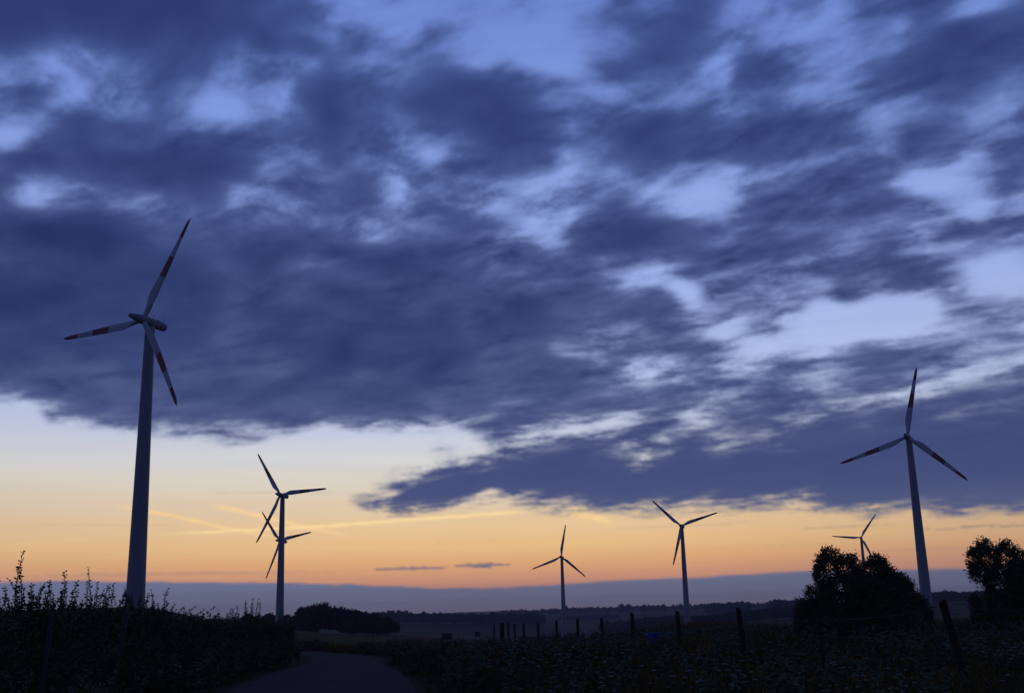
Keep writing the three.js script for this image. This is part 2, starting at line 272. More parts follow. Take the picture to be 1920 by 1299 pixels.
{ // gravel road with two worn wheel tracks and a loose edge
  const pos = [], uv = [], idx = [], cols = 13, n = roadPts.length;
  for (let i = 0; i < n; i++) {
    const p = roadPts[i], t = roadCurve.getTangentAt(i / (n - 1)), nx = -t.z, nz = t.x, w = roadHalf(p.z);
    for (let k = 0; k < cols; k++) { const s = (k / (cols - 1) * 2 - 1), o = s * w * (1 + (Math.abs(s) > 0.99 ? 0.1 * noise(i * 0.33, k * 5) : 0)), x = p.x + nx * o, z = p.z + nz * o, crown = 0.05 * (1 - s * s) - 0.045 * Math.exp(-(((Math.abs(s) - 0.5) / 0.14) ** 2)); pos.push(x, ground(x, z) + (Math.abs(s) > 0.99 ? -0.03 : 0.045) + crown, z); uv.push(x / 2.2, z / 2.2); }
  }
  for (let i = 0; i < n - 1; i++) for (let k = 0; k < cols - 1; k++) { const a = i * cols + k, b = a + cols; idx.push(a, b, a + 1, a + 1, b, b + 1); }
  const gravel = noiseMap(512, (u, v) => { const a = tileNoise(u, v, 60, 2, 5), b = tileNoise(u, v, 5, 4, 9), k = 0.66 + 0.3 * a + 0.16 * b; return [k, k * 0.99, k * 0.97]; });
  const g = buildMesh(pos, idx, { uv });
  put(shade(new THREE.Mesh(g, matte(0.085, 0.08, 0.076, { map: gravel, bumpMap: gravel, bumpScale: 0.02 }))), 'gravel_road', { kind: 'structure' });
}

// ---------------------------------------------------------------- wind turbines
const paintGrain = noiseMap(256, (u, v) => { const k = 0.94 + 0.045 * tileNoise(u, v, 6, 4, 2) + 0.03 * tileNoise(u, v, 30, 2, 8); return [k, k, k * 0.99]; });
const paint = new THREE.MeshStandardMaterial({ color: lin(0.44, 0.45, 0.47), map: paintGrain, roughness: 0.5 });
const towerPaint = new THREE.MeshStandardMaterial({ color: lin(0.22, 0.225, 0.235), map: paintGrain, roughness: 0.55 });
const redPaint = new THREE.MeshStandardMaterial({ color: lin(0.22, 0.036, 0.02), map: paintGrain, roughness: 0.5 });
const darkMetal = new THREE.MeshStandardMaterial({ color: lin(0.08, 0.085, 0.09), roughness: 0.55 });
function bladeSpan(r0, r1) {                                   // lofted wing sections between two radii
  const N = 18, S = Math.max(3, Math.round((r1 - r0) / 0.9)), pos = [], idx = [], uv = [];
  const chordAt = (r) => lerp(1.15, 2.7 * (1 - 0.7 * r / R), smoothstep(r, 1.2, 6.8)) * Math.sqrt(clamp((R + 0.02 - r) / 1.6, 0, 1)), thickAt = line([[0.8, 1.0], [2.4, 0.85], [5.6, 0.3], [14, 0.2], [26, 0.14]]), twistAt = line([[0.8, 16], [5.6, 12], [14, 4], [26, -1]]);
  for (let i = 0; i <= S; i++) {
    const r = r0 + (r1 - r0) * i / S, c = chordAt(r), t = c * thickAt(r), tw = twistAt(r) * DEG, rnd = smoothstep(r, 2, 5.4);
    for (let k = 0; k <= N; k++) {
      const a = k / N * 2 * Math.PI, xc = (1 - Math.cos(a)) / 2, wing = 2.6 * (Math.sqrt(xc) * 0.56 * (1 - xc)) * Math.sign(Math.sin(a)), cx = lerp(Math.cos(a) * -0.5, xc - 0.3, rnd) * c, cz = lerp(Math.sin(a) * 0.5, wing * 0.5, rnd) * t * (rnd < 1 ? lerp(1, 1, rnd) : 1);
      pos.push(-(cx * Math.cos(tw) - cz * Math.sin(tw)), r, cx * Math.sin(tw) + cz * Math.cos(tw) + 0.0006 * r * r); uv.push(a / 6, r / 4);
    }
  }
  for (let i = 0; i < S; i++) for (let k = 0; k < N; k++) { const p = i * (N + 1) + k, q = p + N + 1; idx.push(p, p + 1, q, p + 1, q + 1, q); }
  return buildMesh(pos, idx, { uv });
}
const TILT = 4 * DEG, hubAt = new THREE.Vector3(0, H, 2.2);
const towerR = (y) => lerp(2.1, 1.1, Math.pow(y / 64, 0.94));
const geo = {
  tower: new THREE.LatheGeometry([[2.35, -1.2], [2.35, 0.02], [2.1, 0.03], ...Array.from({ length: 13 }, (_, i) => [towerR(i * 64 / 12 + 0.03 * (i === 0)), Math.max(0.05, i * 64 / 12)])].map(([x, y]) => new THREE.Vector2(x, y)), 40),
  flange: (y) => new THREE.LatheGeometry([[-0.01, -0.09], [0.035, -0.09], [0.035, 0.09], [-0.01, 0.09]].map(([x, dy]) => new THREE.Vector2(towerR(y) + x, y + dy)), 40),
  collar: new THREE.LatheGeometry([[1.1, 63.8], [1.14, 63.9], [1.14, 64.35], [0.9, 64.4]].map(([x, y]) => new THREE.Vector2(x, y)), 32),
  door: (() => { const g = new THREE.BoxGeometry(0.9, 2.1, 0.14); g.translate(0, 1.9, towerR(1.9) - 0.02); return g; })(),
  nacelle: (() => { const g = new THREE.LatheGeometry([[0.0, -6.9], [0.62, -6.88], [0.86, -6.7], [0.95, -6.35], [1.02, -4.5], [1.06, -1.5], [1.05, -0.75], [0.95, -0.62]].map(([x, y]) => new THREE.Vector2(x, y)), 30); g.rotateX(Math.PI / 2); return g; })(),
  spinner: (() => { const g = new THREE.LatheGeometry([[0.9, -0.62], [1.04, -0.58], [1.07, 0.3], [1.0, 1.0], [0.82, 2.1], [0.6, 3.3], [0.46, 4.0], [0.36, 4.22], [0.2, 4.33], [0, 4.36]].map(([x, y]) => new THREE.Vector2(x, y)), 30); g.rotateX(Math.PI / 2); return g; })(),
  cup: (z, lean) => mergeGeometries([tube([[0, 0.95, z], [0, 1.9, z + lean]], 0.05, 0.035, 6), tube([[-0.28, 1.82, z + lean], [0.28, 1.82, z + lean]], 0.03, 0.03, 5), new THREE.SphereGeometry(0.11, 8, 6).translate(0, 1.95, z + lean).deleteAttribute('uv')]),
  hatch: new THREE.BoxGeometry(0.9, 0.12, 1.3).translate(0, 1.0, -4.2),
  inner: bladeSpan(0.8, 0.42 * R), white: bladeSpan(0.62 * R, 0.81 * R), band: bladeSpan(0.42 * R, 0.62 * R), tip: bladeSpan(0.81 * R, R),
};
geo.flanges = [21.3, 42.7].map(geo.flange);
geo.cups = [geo.cup(-3.1, 0), geo.cup(-6.1, -0.3)];
function turbine(t) {
  const g = thing('wind_turbine', t.label, 'wind turbine', t.base, 'wind turbines across the fields');
  g.rotation.y = t.yaw * DEG;
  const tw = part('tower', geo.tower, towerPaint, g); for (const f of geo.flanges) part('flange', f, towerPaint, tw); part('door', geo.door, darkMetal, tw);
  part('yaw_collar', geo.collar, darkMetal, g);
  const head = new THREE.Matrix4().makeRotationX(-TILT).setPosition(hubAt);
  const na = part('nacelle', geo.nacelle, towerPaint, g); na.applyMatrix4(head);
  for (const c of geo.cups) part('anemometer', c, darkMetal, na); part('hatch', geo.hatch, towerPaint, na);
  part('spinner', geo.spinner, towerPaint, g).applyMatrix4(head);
  const n = new THREE.Vector3(0, Math.sin(TILT), Math.cos(TILT)), w = new THREE.Vector3(0, Math.cos(TILT), -Math.sin(TILT));
  for (let k = 0; k < 3; k++) {
    const a = (t.ph + 120 * k) * DEG, dir = new THREE.Vector3(Math.cos(a), 0, 0).addScaledVector(w, Math.sin(a)), side = new THREE.Vector3().crossVectors(dir, n);
    const b = part('blade', geo.inner, paint, g); b.applyMatrix4(new THREE.Matrix4().makeBasis(side, dir, n).setPosition(hubAt));
    part('red_band', geo.band, redPaint, b); part('white_span', geo.white, paint, b); part('red_tip', geo.tip, redPaint, b);
  }
  return shade(g);
}
TURBINES.forEach(turbine);

// ---------------------------------------------------------------- fence: weathered wooden posts and three strands of wire
const bark = noiseMap(256, (u, v) => { const k = 0.66 + 0.22 * tileNoise(u, v * 0.12, 34, 3, 4) + 0.14 * tileNoise(u, v, 7, 4, 6); return [k, k * 0.95, k * 0.88]; });
const wood = matte(0.065, 0.055, 0.045, { map: bark, bumpMap: bark, bumpScale: 0.008 }), steel = new THREE.MeshStandardMaterial({ color: lin(0.05, 0.05, 0.052), roughness: 0.85, metalness: 0.4 });
const wireMat = new THREE.MeshStandardMaterial({ color: lin(0.05, 0.05, 0.052), roughness: 0.8, metalness: 0.2 });
// post tops (x, y, z), radius, lean, label
const POSTS = [
  [6.31, 1.66, -16.86, 0.062, [0.36, 0], 'nearest thick wooden fence post at right, leaning left'],
  [6.0, 1.49, -22.72, 0.03, [0.02, 0], 'thin dark fence stake standing in front of the big round bush'],
  [5.33, 1.62, -27.49, 0.066, [0.1, 0], 'thick wooden fence post just left of the big round bush'],
  [4.71, 1.57, -33.67, 0.064, [0.05, 0.02], 'wooden fence post just right of the blue tub'],
  [3.92, 1.54, -39.3, 0.066, [0.0, 0], 'wooden fence post just left of the blue tub'],
  [3.27, 1.35, -44.88, 0.064, [0.02, 0], 'fence post, second to the left of the blue tub'],
  [2.63, 1.31, -50.93, 0.066, [-0.02, 0], 'fence post, third to the left of the blue tub'],
  [1.89, 1.22, -57.47, 0.066, [0.02, 0], 'fence post just left of the distant central turbine tower'],
  [1.07, 1.05, -63.99, 0.066, [0, 0.03], 'fence post, second to the left of the central turbine tower'],
  [0.29, 1.01, -70.0, 0.075, [0.01, 0], 'fence post, third to the left of the central turbine tower'],
  [-0.29, 0.99, -74.0, 0.062, [0.02, 0], 'slim far post, second to the right of the stout fence end post'],
  [-0.69, 1.05, -73.0, 0.06, [-0.01, 0], 'slim far post close beside the stout fence end post'],
  [-1.13, 1.04, -75.0, 0.15, [0, 0], 'stout double-width end post of the far fence'],
  [-1.73, 0.89, -77.98, 0.06, [-0.02, 0], 'last small post at the far left end of the fence'],
];
function fencePost([x, y, z, r, lean, label], i, mat = wood, group = 'posts of the wire fence') {
  const fx = x + lean[0], fz = z + lean[1], gy = ground(fx, fz) - 0.25, h = y - gy, seg = 10, rr = rng(500 + i), pos = [], uv = [], idx = [], S = 12;
  for (let k = 0; k <= seg + 2; k++) { const t = Math.min(k, seg) / seg, rad = r * (k > seg + 1 ? 0.01 : k > seg ? 0.86 : 1) * (1.06 - 0.1 * t), yy = h * t + (k > seg ? 0.012 : 0); for (let a = 0; a <= S; a++) { const th = a % S / S * 2 * Math.PI, wob = 1 + 0.09 * noise(Math.cos(th) * 1.6 + i * 3, Math.sin(th) * 1.6 + t * 2.5); pos.push(Math.cos(th) * rad * wob - lean[0] * t, yy + (k >= seg ? 0.02 * Math.cos(th + i) : 0), Math.sin(th) * rad * wob - lean[1] * t); uv.push(a / S * 1.0, yy * 1.0); } }
  for (let k = 0; k < seg + 2; k++) for (let a = 0; a < S; a++) { const p = k * (S + 1) + a, q = p + S + 1; idx.push(p, q, p + 1, p + 1, q, q + 1); }
  const g = thing('fence_post', label, 'fence post', [fx, gy, fz], group);
  part('shaft', buildMesh(pos, idx, { uv }), mat, g);
  if (r > 0.055 && r < 0.1) for (const dy of [0.12, 0.42, 0.82]) part('staple', new THREE.TorusGeometry(0.022, 0.004, 5, 10, Math.PI).rotateY(Math.PI / 2).translate(-lean[0] * (1 - dy / h) - r * 1.0, h - dy, -lean[1] * (1 - dy / h)), wireMat, g);
  return shade(g);
}
POSTS.forEach((p, i) => fencePost(p, i));
{
  const first = [7.6, 1.66, -9.5], tops = [first, ...POSTS.map((p) => [p[0], p[1], p[2]])];
  [0.12, 0.42, 0.82].forEach((dy, s) => {
    const pts = []; tops.forEach((a, i) => { pts.push([a[0] - 0.075, a[1] - dy, a[2]]); const b = tops[i + 1]; if (b) pts.push([(a[0] + b[0]) / 2 - 0.075, (a[1] + b[1]) / 2 - dy - 0.03 - 0.02 * ((i * 7 + s) % 3), (a[2] + b[2]) / 2]); });
    const m = new THREE.Mesh(tube(pts, 0.004, 0.004, 5, 3), wireMat);
    put(shade(m), 'fence_wire', { label: ['top strand of wire strung along the fence posts', 'middle strand of wire strung along the fence posts', 'lowest strand of wire strung along the fence posts'][s], category: 'wire', group: 'strands of the wire fence' });
  });
}
fencePost([-7.26, 1.81, -17.56, 0.035, [-0.12, 0], 'thin metal fence stake in front of the hedge at far left'], 40, steel, 'stakes along the left hedge');
fencePost([-7.86, 1.86, -22.68, 0.052, [-0.28, 0.1], 'grey wooden stake leaning against the hedge below the large turbine'], 41, matte(0.13, 0.125, 0.12, { map: bark, bumpMap: bark, bumpScale: 0.008 }), 'stakes along the left hedge');

// ---------------------------------------------------------------- shrubs and hedge
const leafMat = matte(0.1, 0.108, 0.05, { vertexColors: true, specularIntensity: 0.35, roughness: 0.75 }), leafMatWarm = matte(0.112, 0.105, 0.048, { vertexColors: true, specularIntensity: 0.35, roughness: 0.75 }), twigMat = matte(0.045, 0.035, 0.025);
function shoot(L, twigs, p, h, lean, leafLen, r) {             // an upright shoot with leaves set alternately
  const pts = []; for (let i = 0; i <= 4; i++) { const t = i / 4; pts.push([p[0] + lean[0] * t * t + 0.05 * (r() - 0.5), p[1] + h * t, p[2] + lean[1] * t * t + 0.05 * (r() - 0.5)]); }
  twigs.push(tube(pts, 0.012, 0.004, 4, 2));
  const n = Math.round(h / 0.038);
  for (let i = 1; i <= n; i++) { const t = i / n; if (t < 0.15) continue; const k = t * 4, a = Math.min(3, k | 0), f = k - a, q = pts[a].map((v, c) => lerp(v, pts[a + 1][c], f)), th = i * 2.4 + r(); const s = leafLen * (0.75 + 0.5 * r()) * (1 - 0.35 * t * t); L.add(...q, s, s * 0.66, new THREE.Vector3(Math.cos(th), 0.35 + 0.6 * r(), Math.sin(th)).normalize()); if (r() < 0.8) L.add(...q, s * 0.85, s * 0.58, new THREE.Vector3(Math.cos(th + 2.6), 0.3, Math.sin(th + 2.6)).normalize()); }
}
function lobes(L, list, per, leafLen, clumpR, aspect = 0.5) {  // clumps of leaves over and through ellipsoid lobes
  const r = L.r;
  for (const [cx, cy, cz, rx, ry, rz] of list) {
    const area = Math.pow((Math.pow(rx * ry, 1.6) + Math.pow(rx * rz, 1.6) + Math.pow(ry * rz, 1.6)) / 3, 1 / 1.6) * 12.57, n = Math.round(area * per);
    for (let i = 0; i < n; i++) {
      const u = r() * 2 - 1, th = r() * 6.2832, s = Math.sqrt(1 - u * u), deep = i % 4 === 0 ? 0.55 + 0.3 * r() : 0.86 + 0.2 * r() * r(), x = cx + rx * s * Math.cos(th) * deep, y = cy + ry * u * deep, z = cz + rz * s * Math.sin(th) * deep;
      if (y < 0.05) continue;
      if (noise(x * 1.7 + 11, y * 1.7 + z * 1.3) < -0.42 && deep > 0.8) continue;
      const cr = clumpR * (0.6 + 0.8 * r()), m = 10 + (r() * 8 | 0), out = new THREE.Vector3(s * Math.cos(th), u * 0.8 + 0.35, s * Math.sin(th)).normalize(), tone = 0.85 + 0.3 * r();
      for (let k = 0; k < m; k++) { const ax = (r() + r() - 1) * cr, ay = (r() + r() - 1) * cr, azz = (r() + r() - 1) * cr, len = leafLen * (0.7 + 0.6 * r()); L.add(x + ax, Math.max(0.03, y + ay), z + azz, len, len * aspect, new THREE.Vector3(out.x * 0.8 + r() - 0.5, out.y * 0.8 + r() - 0.5, out.z * 0.8 + r() - 0.5).normalize(), tone); }
    }
  }
}
function stems(list, base, spread, r, n, thick) { for (let i = 0; i < n; i++) { const [cx, cy, cz, rx, ry, rz] = list[i % list.length], e = [cx + (r() - 0.5) * rx, cy + ry * 0.5 * r(), cz + (r() - 0.5) * rz], s = [(r() - 0.5) * spread, -0.2, (r() - 0.5) * spread]; base.push(tube([s, [lerp(s[0], e[0], 0.35) + 0.1 * (r() - 0.5), e[1] * 0.45, lerp(s[2], e[2], 0.35)], e], thick * (0.7 + 0.6 * r()), thick * 0.25, 6, 3)); } }
function shrub(name, label, category, x, z, seed, list, { per = 26, leaf = 0.075, clump = 0.16, shoots = [], mat = leafMat, group, nStems = 7, thick = 0.03, aspect = 0.5, partNames = ['stem', 'foliage'] } = {}) {
  const g = thing(name, label, category, [x, ground(x, z) - 0.02, z], group), L = new Leaves(seed), twigs = [], r = rng(seed + 9);
  lobes(L, list, per, leaf, clump, aspect);
  stems(list, twigs, 0.5, r, nStems, thick);
  for (const [p, h, lean, ll] of shoots) shoot(L, twigs, p, h, lean, ll ?? 0.06, r);
  part(partNames[0], mergeGeometries(twigs), twigMat, g); part(partNames[1], L.build(), mat, g);
  return shade(g);
}
// the left hedge: x, z, height, half width, shoots [dx, base height, height, lean x]
const HEDGE = [
  [-9.0, -17.6, 1.95, 1.15, [[0.2, 1.7, 0.55, 0.05], [-0.5, 1.7, 0.45, -0.1], [0.7, 1.6, 0.3, 0.1]], 'leafy hedge shrub at the left edge of the picture'],
  [-8.75, -19.6, 2.0, 1.1, [[-0.02, 1.8, 0.95, 0.08], [0.12, 1.8, 0.7, -0.12], [-0.25, 1.8, 0.6, -0.2], [-0.4, 1.7, 0.5, -0.25], [0.3, 1.8, 0.4, 0.2], [0.55, 1.7, 0.35, 0.3]], 'hedge shrub with the tallest cluster of leafy shoots at far left'],
  [-8.9, -21.7, 2.02, 1.05, [[0.1, 1.8, 0.72, 0.02], [-0.15, 1.8, 0.35, -0.1], [0.3, 1.7, 0.45, 0.12], [-0.5, 1.7, 0.4, 0.05]], 'hedge shrub with one thin upright shoot behind the metal stake'],
  [-9.2, -24.4, 2.0, 1.2, [[-0.05, 1.8, 0.95, -0.1], [-0.15, 1.8, 0.6, 0.02], [0.1, 1.8, 0.62, -0.05], [0.4, 1.75, 0.65, 0.02], [-0.6, 1.7, 0.42, -0.12], [0.7, 1.6, 0.4, 0.1]], 'hedge shrub with a tall forked shoot, left of the large tower'],
  [-9.25, -26.7, 1.95, 1.1, [[-0.1, 1.7, 0.5, 0.05], [0.25, 1.7, 0.45, 0.02], [0.5, 1.65, 0.4, 0.1], [-0.45, 1.6, 0.45, -0.08]], 'bushy hedge shrub at the foot of the large turbine tower'],
  [-9.2, -29.2, 1.75, 1.1, [[-0.1, 1.55, 0.5, 0.25], [0.2, 1.5, 0.45, 0.35], [-0.4, 1.5, 0.35, 0.2], [0.45, 1.45, 0.4, 0.6]], 'hedge shrub with loose shoots just right of the large tower'],
  [-9.3, -31.8, 1.7, 1.1, [[-0.3, 1.45, 0.55, 0.5], [0.0, 1.45, 0.5, 0.75], [0.35, 1.4, 0.35, 0.5]], 'hedge shrub whose leafy branch arches to the right'],
  [-9.6, -34.9, 1.65, 1.15, [[-0.2, 1.45, 0.35, 0.05], [0.3, 1.4, 0.3, 0.1]], 'low hedge shrub with two short sprigs beside the road'],
  [-9.9, -38.2, 1.7, 1.2, [[0.1, 1.5, 0.4, 0.05], [-0.5, 1.4, 0.3, 0.05], [0.6, 1.4, 0.35, 0]], 'rounded hedge shrub midway along the left side of the road'],
  [-9.9, -41.0, 1.85, 1.05, [[0.15, 1.5, 1.0, 0.12], [-0.02, 1.5, 0.92, 0.0], [0.3, 1.5, 0.95, 0.15], [-0.2, 1.5, 0.75, -0.1], [-0.35, 1.5, 0.62, -0.15], [0.42, 1.5, 0.85, 0.12], [0.05, 1.5, 0.85, -0.05], [-0.5, 1.45, 0.5, -0.2], [0.22, 1.4, 0.8, 0.02]], 'hedge shrub topped by a dense fan of upright shoots'],
  [-10.5, -44.6, 1.85, 1.2, [[0.3, 1.6, 0.3, 0.1]], 'dark hedge shrub left of the second turbine tower'],
  [-10.9, -48.0, 1.9, 1.2, [[-0.2, 1.6, 0.25, 0.0]], 'dark hedge shrub at the foot of the second turbine tower'],
  [-11.4, -51.6, 1.85, 1.15, [], 'last hedge shrub before the road bends left'],
];
HEDGE.forEach(([x, z, h, w, sh, label], i) => {
  h *= i < 4 ? 0.95 : 1.02; const r = rng(900 + i), list = [[0, h * 0.42, 0, w, h * 0.46, 0.85], [-0.5 * w, h * 0.55, 0.1, w * 0.6, h * 0.36, 0.6], [0.45 * w, h * 0.58, -0.1, w * 0.62, h * 0.36, 0.6], [0.1 * (r() - 0.5), h * 0.74, 0, w * 0.5, h * 0.22, 0.45], [(r() - 0.5) * w, h * 0.22, 0.5, w * 0.7, h * 0.24, 0.5]];
  shrub('hedge_shrub', label, 'shrub', x, z, 100 + i * 13, list, { per: 24, leaf: 0.08, clump: 0.17, mat: i % 3 ? leafMat : leafMatWarm, group: 'shrubs of the hedge along the left side of the road', shoots: [...sh.map(([dx, y0, hh, lx]) => [[dx, y0 - 0.35, 0], hh + 0.35, [lx, 0], i === 5 || i === 6 ? 0.11 : 0.09]), ...Array.from({ length: i < 5 ? 9 : 3 }, () => { const dx = (r() - 0.5) * 2 * w; return [[dx, h * 0.78, (r() - 0.5) * 0.5], 0.5 + 0.35 * r() * (i < 5 ? 1 : 0.5), [(r() - 0.5) * 0.5, 0], 0.085]; }), ...Array.from({ length: 38 }, () => { const dx = (r() - 0.5) * 2.1 * w; return [[dx, h * 0.74 * (1 - 0.12 * Math.abs(dx)), (r() - 0.5) * 0.7], 0.28 + 0.42 * r() * r() * (i < 6 ? 1.25 : 0.9) + 0.05, [(r() - 0.5) * 0.3, 0], 0.08]; })] });
});
// the two big bushes on the right
shrub('big_bush', 'big round dark bush in front of the partly hidden distant turbine', 'bush', 13.5, -45, 4001, [
  [0.1, 1.05, 0, 2.15, 1.15, 1.7], [-0.2, 2.0, 0, 1.35, 0.8, 1.2], [0.8, 1.9, 0, 1.25, 0.75, 1.1], [-1.2, 0.5, 0.9, 1.2, 0.6, 0.7], [0.2, 0.5, 1.2, 1.3, 0.6, 0.7], [1.4, 0.5, 0.9, 1.0, 0.6, 0.7],
  [-1.95, 1.0, 0, 0.55, 0.8, 0.8], [-1.75, 1.9, 0.1, 0.36, 0.42, 0.5], [-2.15, 1.5, 0, 0.25, 0.28, 0.4], [-1.15, 2.85, 0, 0.42, 0.7, 0.6], [-0.95, 3.45, 0, 0.3, 0.36, 0.4], [-1.35, 3.2, 0.1, 0.2, 0.25, 0.3], [-0.35, 2.95, 0, 0.45, 0.55, 0.6], [-0.15, 3.35, 0, 0.22, 0.22, 0.3], [0.75, 2.8, -0.1, 0.55, 0.55, 0.7], [0.95, 3.2, 0, 0.25, 0.25, 0.3], [1.6, 2.2, 0, 0.52, 0.55, 0.7], [1.3, 2.65, 0, 0.3, 0.3, 0.4], [2.2, 1.15, 0, 0.55, 0.75, 0.7], [2.0, 1.75, 0, 0.35, 0.35, 0.4]],
{ per: 58, leaf: 0.11, clump: 0.19, nStems: 16, thick: 0.07, aspect: 0.42, group: 'big bushes beyond the fence', partNames: ['trunk', 'crown'] });
shrub('big_bush', 'tall bush with ragged forked top cut off by the right picture edge', 'bush', 21.05, -46.6, 4501, [
  [0.1, 1.0, 0, 1.9, 1.05, 1.5], [-0.8, 2.1, 0, 0.95, 0.95, 0.9], [0.1, 1.9, 0.2, 1.1, 1.2, 0.9], [-0.9, 0.5, 0.8, 1.0, 0.6, 0.6], [0.6, 0.5, 1.0, 1.2, 0.6, 0.6],
  [-1.7, 3.15, 0, 0.58, 0.65, 0.6], [-1.6, 3.75, 0, 0.25, 0.28, 0.3], [-2.1, 3.3, 0.1, 0.25, 0.3, 0.3], [-1.9, 2.65, 0, 0.35, 0.35, 0.4], [-0.7, 3.3, 0, 0.45, 0.6, 0.5], [-0.55, 3.75, 0, 0.22, 0.22, 0.3], [0.05, 2.9, 0, 0.65, 0.65, 0.7], [-1.75, 1.0, 0.1, 0.65, 0.7, 0.7], [-2.2, 1.6, 0.1, 0.25, 0.22, 0.3], [1.2, 2.2, 0, 0.95, 1.1, 1.0]],
{ per: 58, leaf: 0.11, clump: 0.19, nStems: 14, thick: 0.07, aspect: 0.42, group: 'big bushes beyond the fence', partNames: ['trunk', 'crown'] });
// low bushes here and there along the fence and the road
[[4.7, -58, 0.75, 1.1, 'low dark bush behind the fence left of the blue tub'], [3.2, -66, 0.6, 0.9, 'small scrubby bush behind the fence near the central turbine'], [-2.7, -34, 0.8, 0.9, 'low weedy bush on the right edge of the road'], [-4.3, -46, 0.85, 0.9, 'weedy bush at the right edge of the road near its bend'], [-13.8, -76, 0.75, 1.1, 'low clump of scrub where the road bends left'], [-10.6, -77, 0.65, 1.0, 'small clump of scrub beyond the end of the road'], [-6.6, -64, 0.7, 0.9, 'low scrub on the inner side of the road beyond the bend'], [1.6, -86, 0.9, 1.4, 'low bush beyond the far end of the fence']].forEach(([x, z, h, w, label], i) => {
  shrub('low_bush', label, 'bush', x, z, 6000 + i * 17, [[0, h * 0.4, 0, w, h * 0.5, w * 0.7], [0.3 * w, h * 0.6, 0, w * 0.5, h * 0.4, w * 0.4], [-0.35 * w, h * 0.5, 0.1, w * 0.5, h * 0.42, w * 0.4]], { per: 18, leaf: 0.09, clump: 0.15, nStems: 5, thick: 0.015, group: 'low bushes in the field', shoots: [[[0.2, h * 0.7, 0], 0.4, [0.1, 0], 0.06], [[-0.3, h * 0.6, 0], 0.35, [-0.1, 0], 0.06]] });
});

// ---------------------------------------------------------------- grass, weeds and flowers
const visibleSpot = (r, dMin, dMax, aMin = -28, aMax = 28) => { const a = (aMin + (aMax - aMin) * r()) * DEG, d = Math.sqrt(dMin * dMin + (dMax * dMax - dMin * dMin) * r()); return [Math.sin(a) * d, -Math.cos(a) * d, d]; };
function tuft(seed, n, h, w, lean, heads) {
  const r = rng(seed), pos = [], nor = [], col = [], idx = [];
  for (let i = 0; i < n; i++) {
    const th = r() * 6.283, o = Math.sqrt(r()) * w, x = Math.cos(th) * o, z = Math.sin(th) * o, hh = h * (0.55 + 0.6 * r()), la = r() * 6.283, l = lean * (0.3 + r()) * hh, bw = 0.006 + 0.006 * r(), sx = Math.cos(la + 1.57) * bw, sz = Math.sin(la + 1.57) * bw, k = pos.length / 3, t = 0.7 + 0.6 * r(), dry = r() < 0.4 ? 1.35 : 1;
    for (let j = 0; j < 4; j++) { const q = j / 3, bx = x + Math.cos(la) * l * q * q, bz = z + Math.sin(la) * l * q * q, by = hh * q * (1 - 0.18 * q), ww = 1 - q * q * 0.95; for (const s of [-1, 1]) { pos.push(bx + sx * s * ww, by, bz + sz * s * ww); nor.push(Math.cos(la), 0.5, Math.sin(la)); col.push(t * dry, t * (dry > 1 ? 1.1 : 1), t * 0.85); } }
    for (let j = 0; j < 3; j++) { const p = k + j * 2; idx.push(p, p + 1, p + 2, p + 1, p + 3, p + 2); }
    if (heads && r() < heads) { const k2 = pos.length / 3, tx = x + Math.cos(la) * l, tz = z + Math.sin(la) * l, ty = hh * 0.82, hl = 0.07 + 0.06 * r(); for (const s of [-1, 1]) { pos.push(tx + sx * 1.6 * s, ty, tz + sz * 1.6 * s); nor.push(Math.cos(la), 0.5, Math.sin(la)); col.push(1.9, 1.6, 1.0); } pos.push(tx + Math.cos(la) * 0.03, ty + hl, tz + Math.sin(la) * 0.03); nor.push(Math.cos(la), 0.5, Math.sin(la)); col.push(1.9, 1.6, 1.0); idx.push(k2, k2 + 1, k2 + 2); }
  }
  return buildMesh(pos, idx, { nor, col });
}
function scatter(name, geometry, material, spots) {
  const m = new THREE.InstancedMesh(geometry, material, spots.length), M = new THREE.Matrix4(), q = new THREE.Quaternion(), up = new THREE.Vector3(0, 1, 0);
  spots.forEach(([x, z, s, a, sy], i) => { q.setFromAxisAngle(up, a); m.setMatrixAt(i, M.compose(new THREE.Vector3(x, ground(x, z) - 0.01, z), q, new THREE.Vector3(s, s * (sy ?? 1), s))); });
  put(shade(m), name, { kind: 'stuff' });
}
const grassMat = matte(0.12, 0.122, 0.06, { vertexColors: true, specularIntensity: 0.35, roughness: 0.75 });
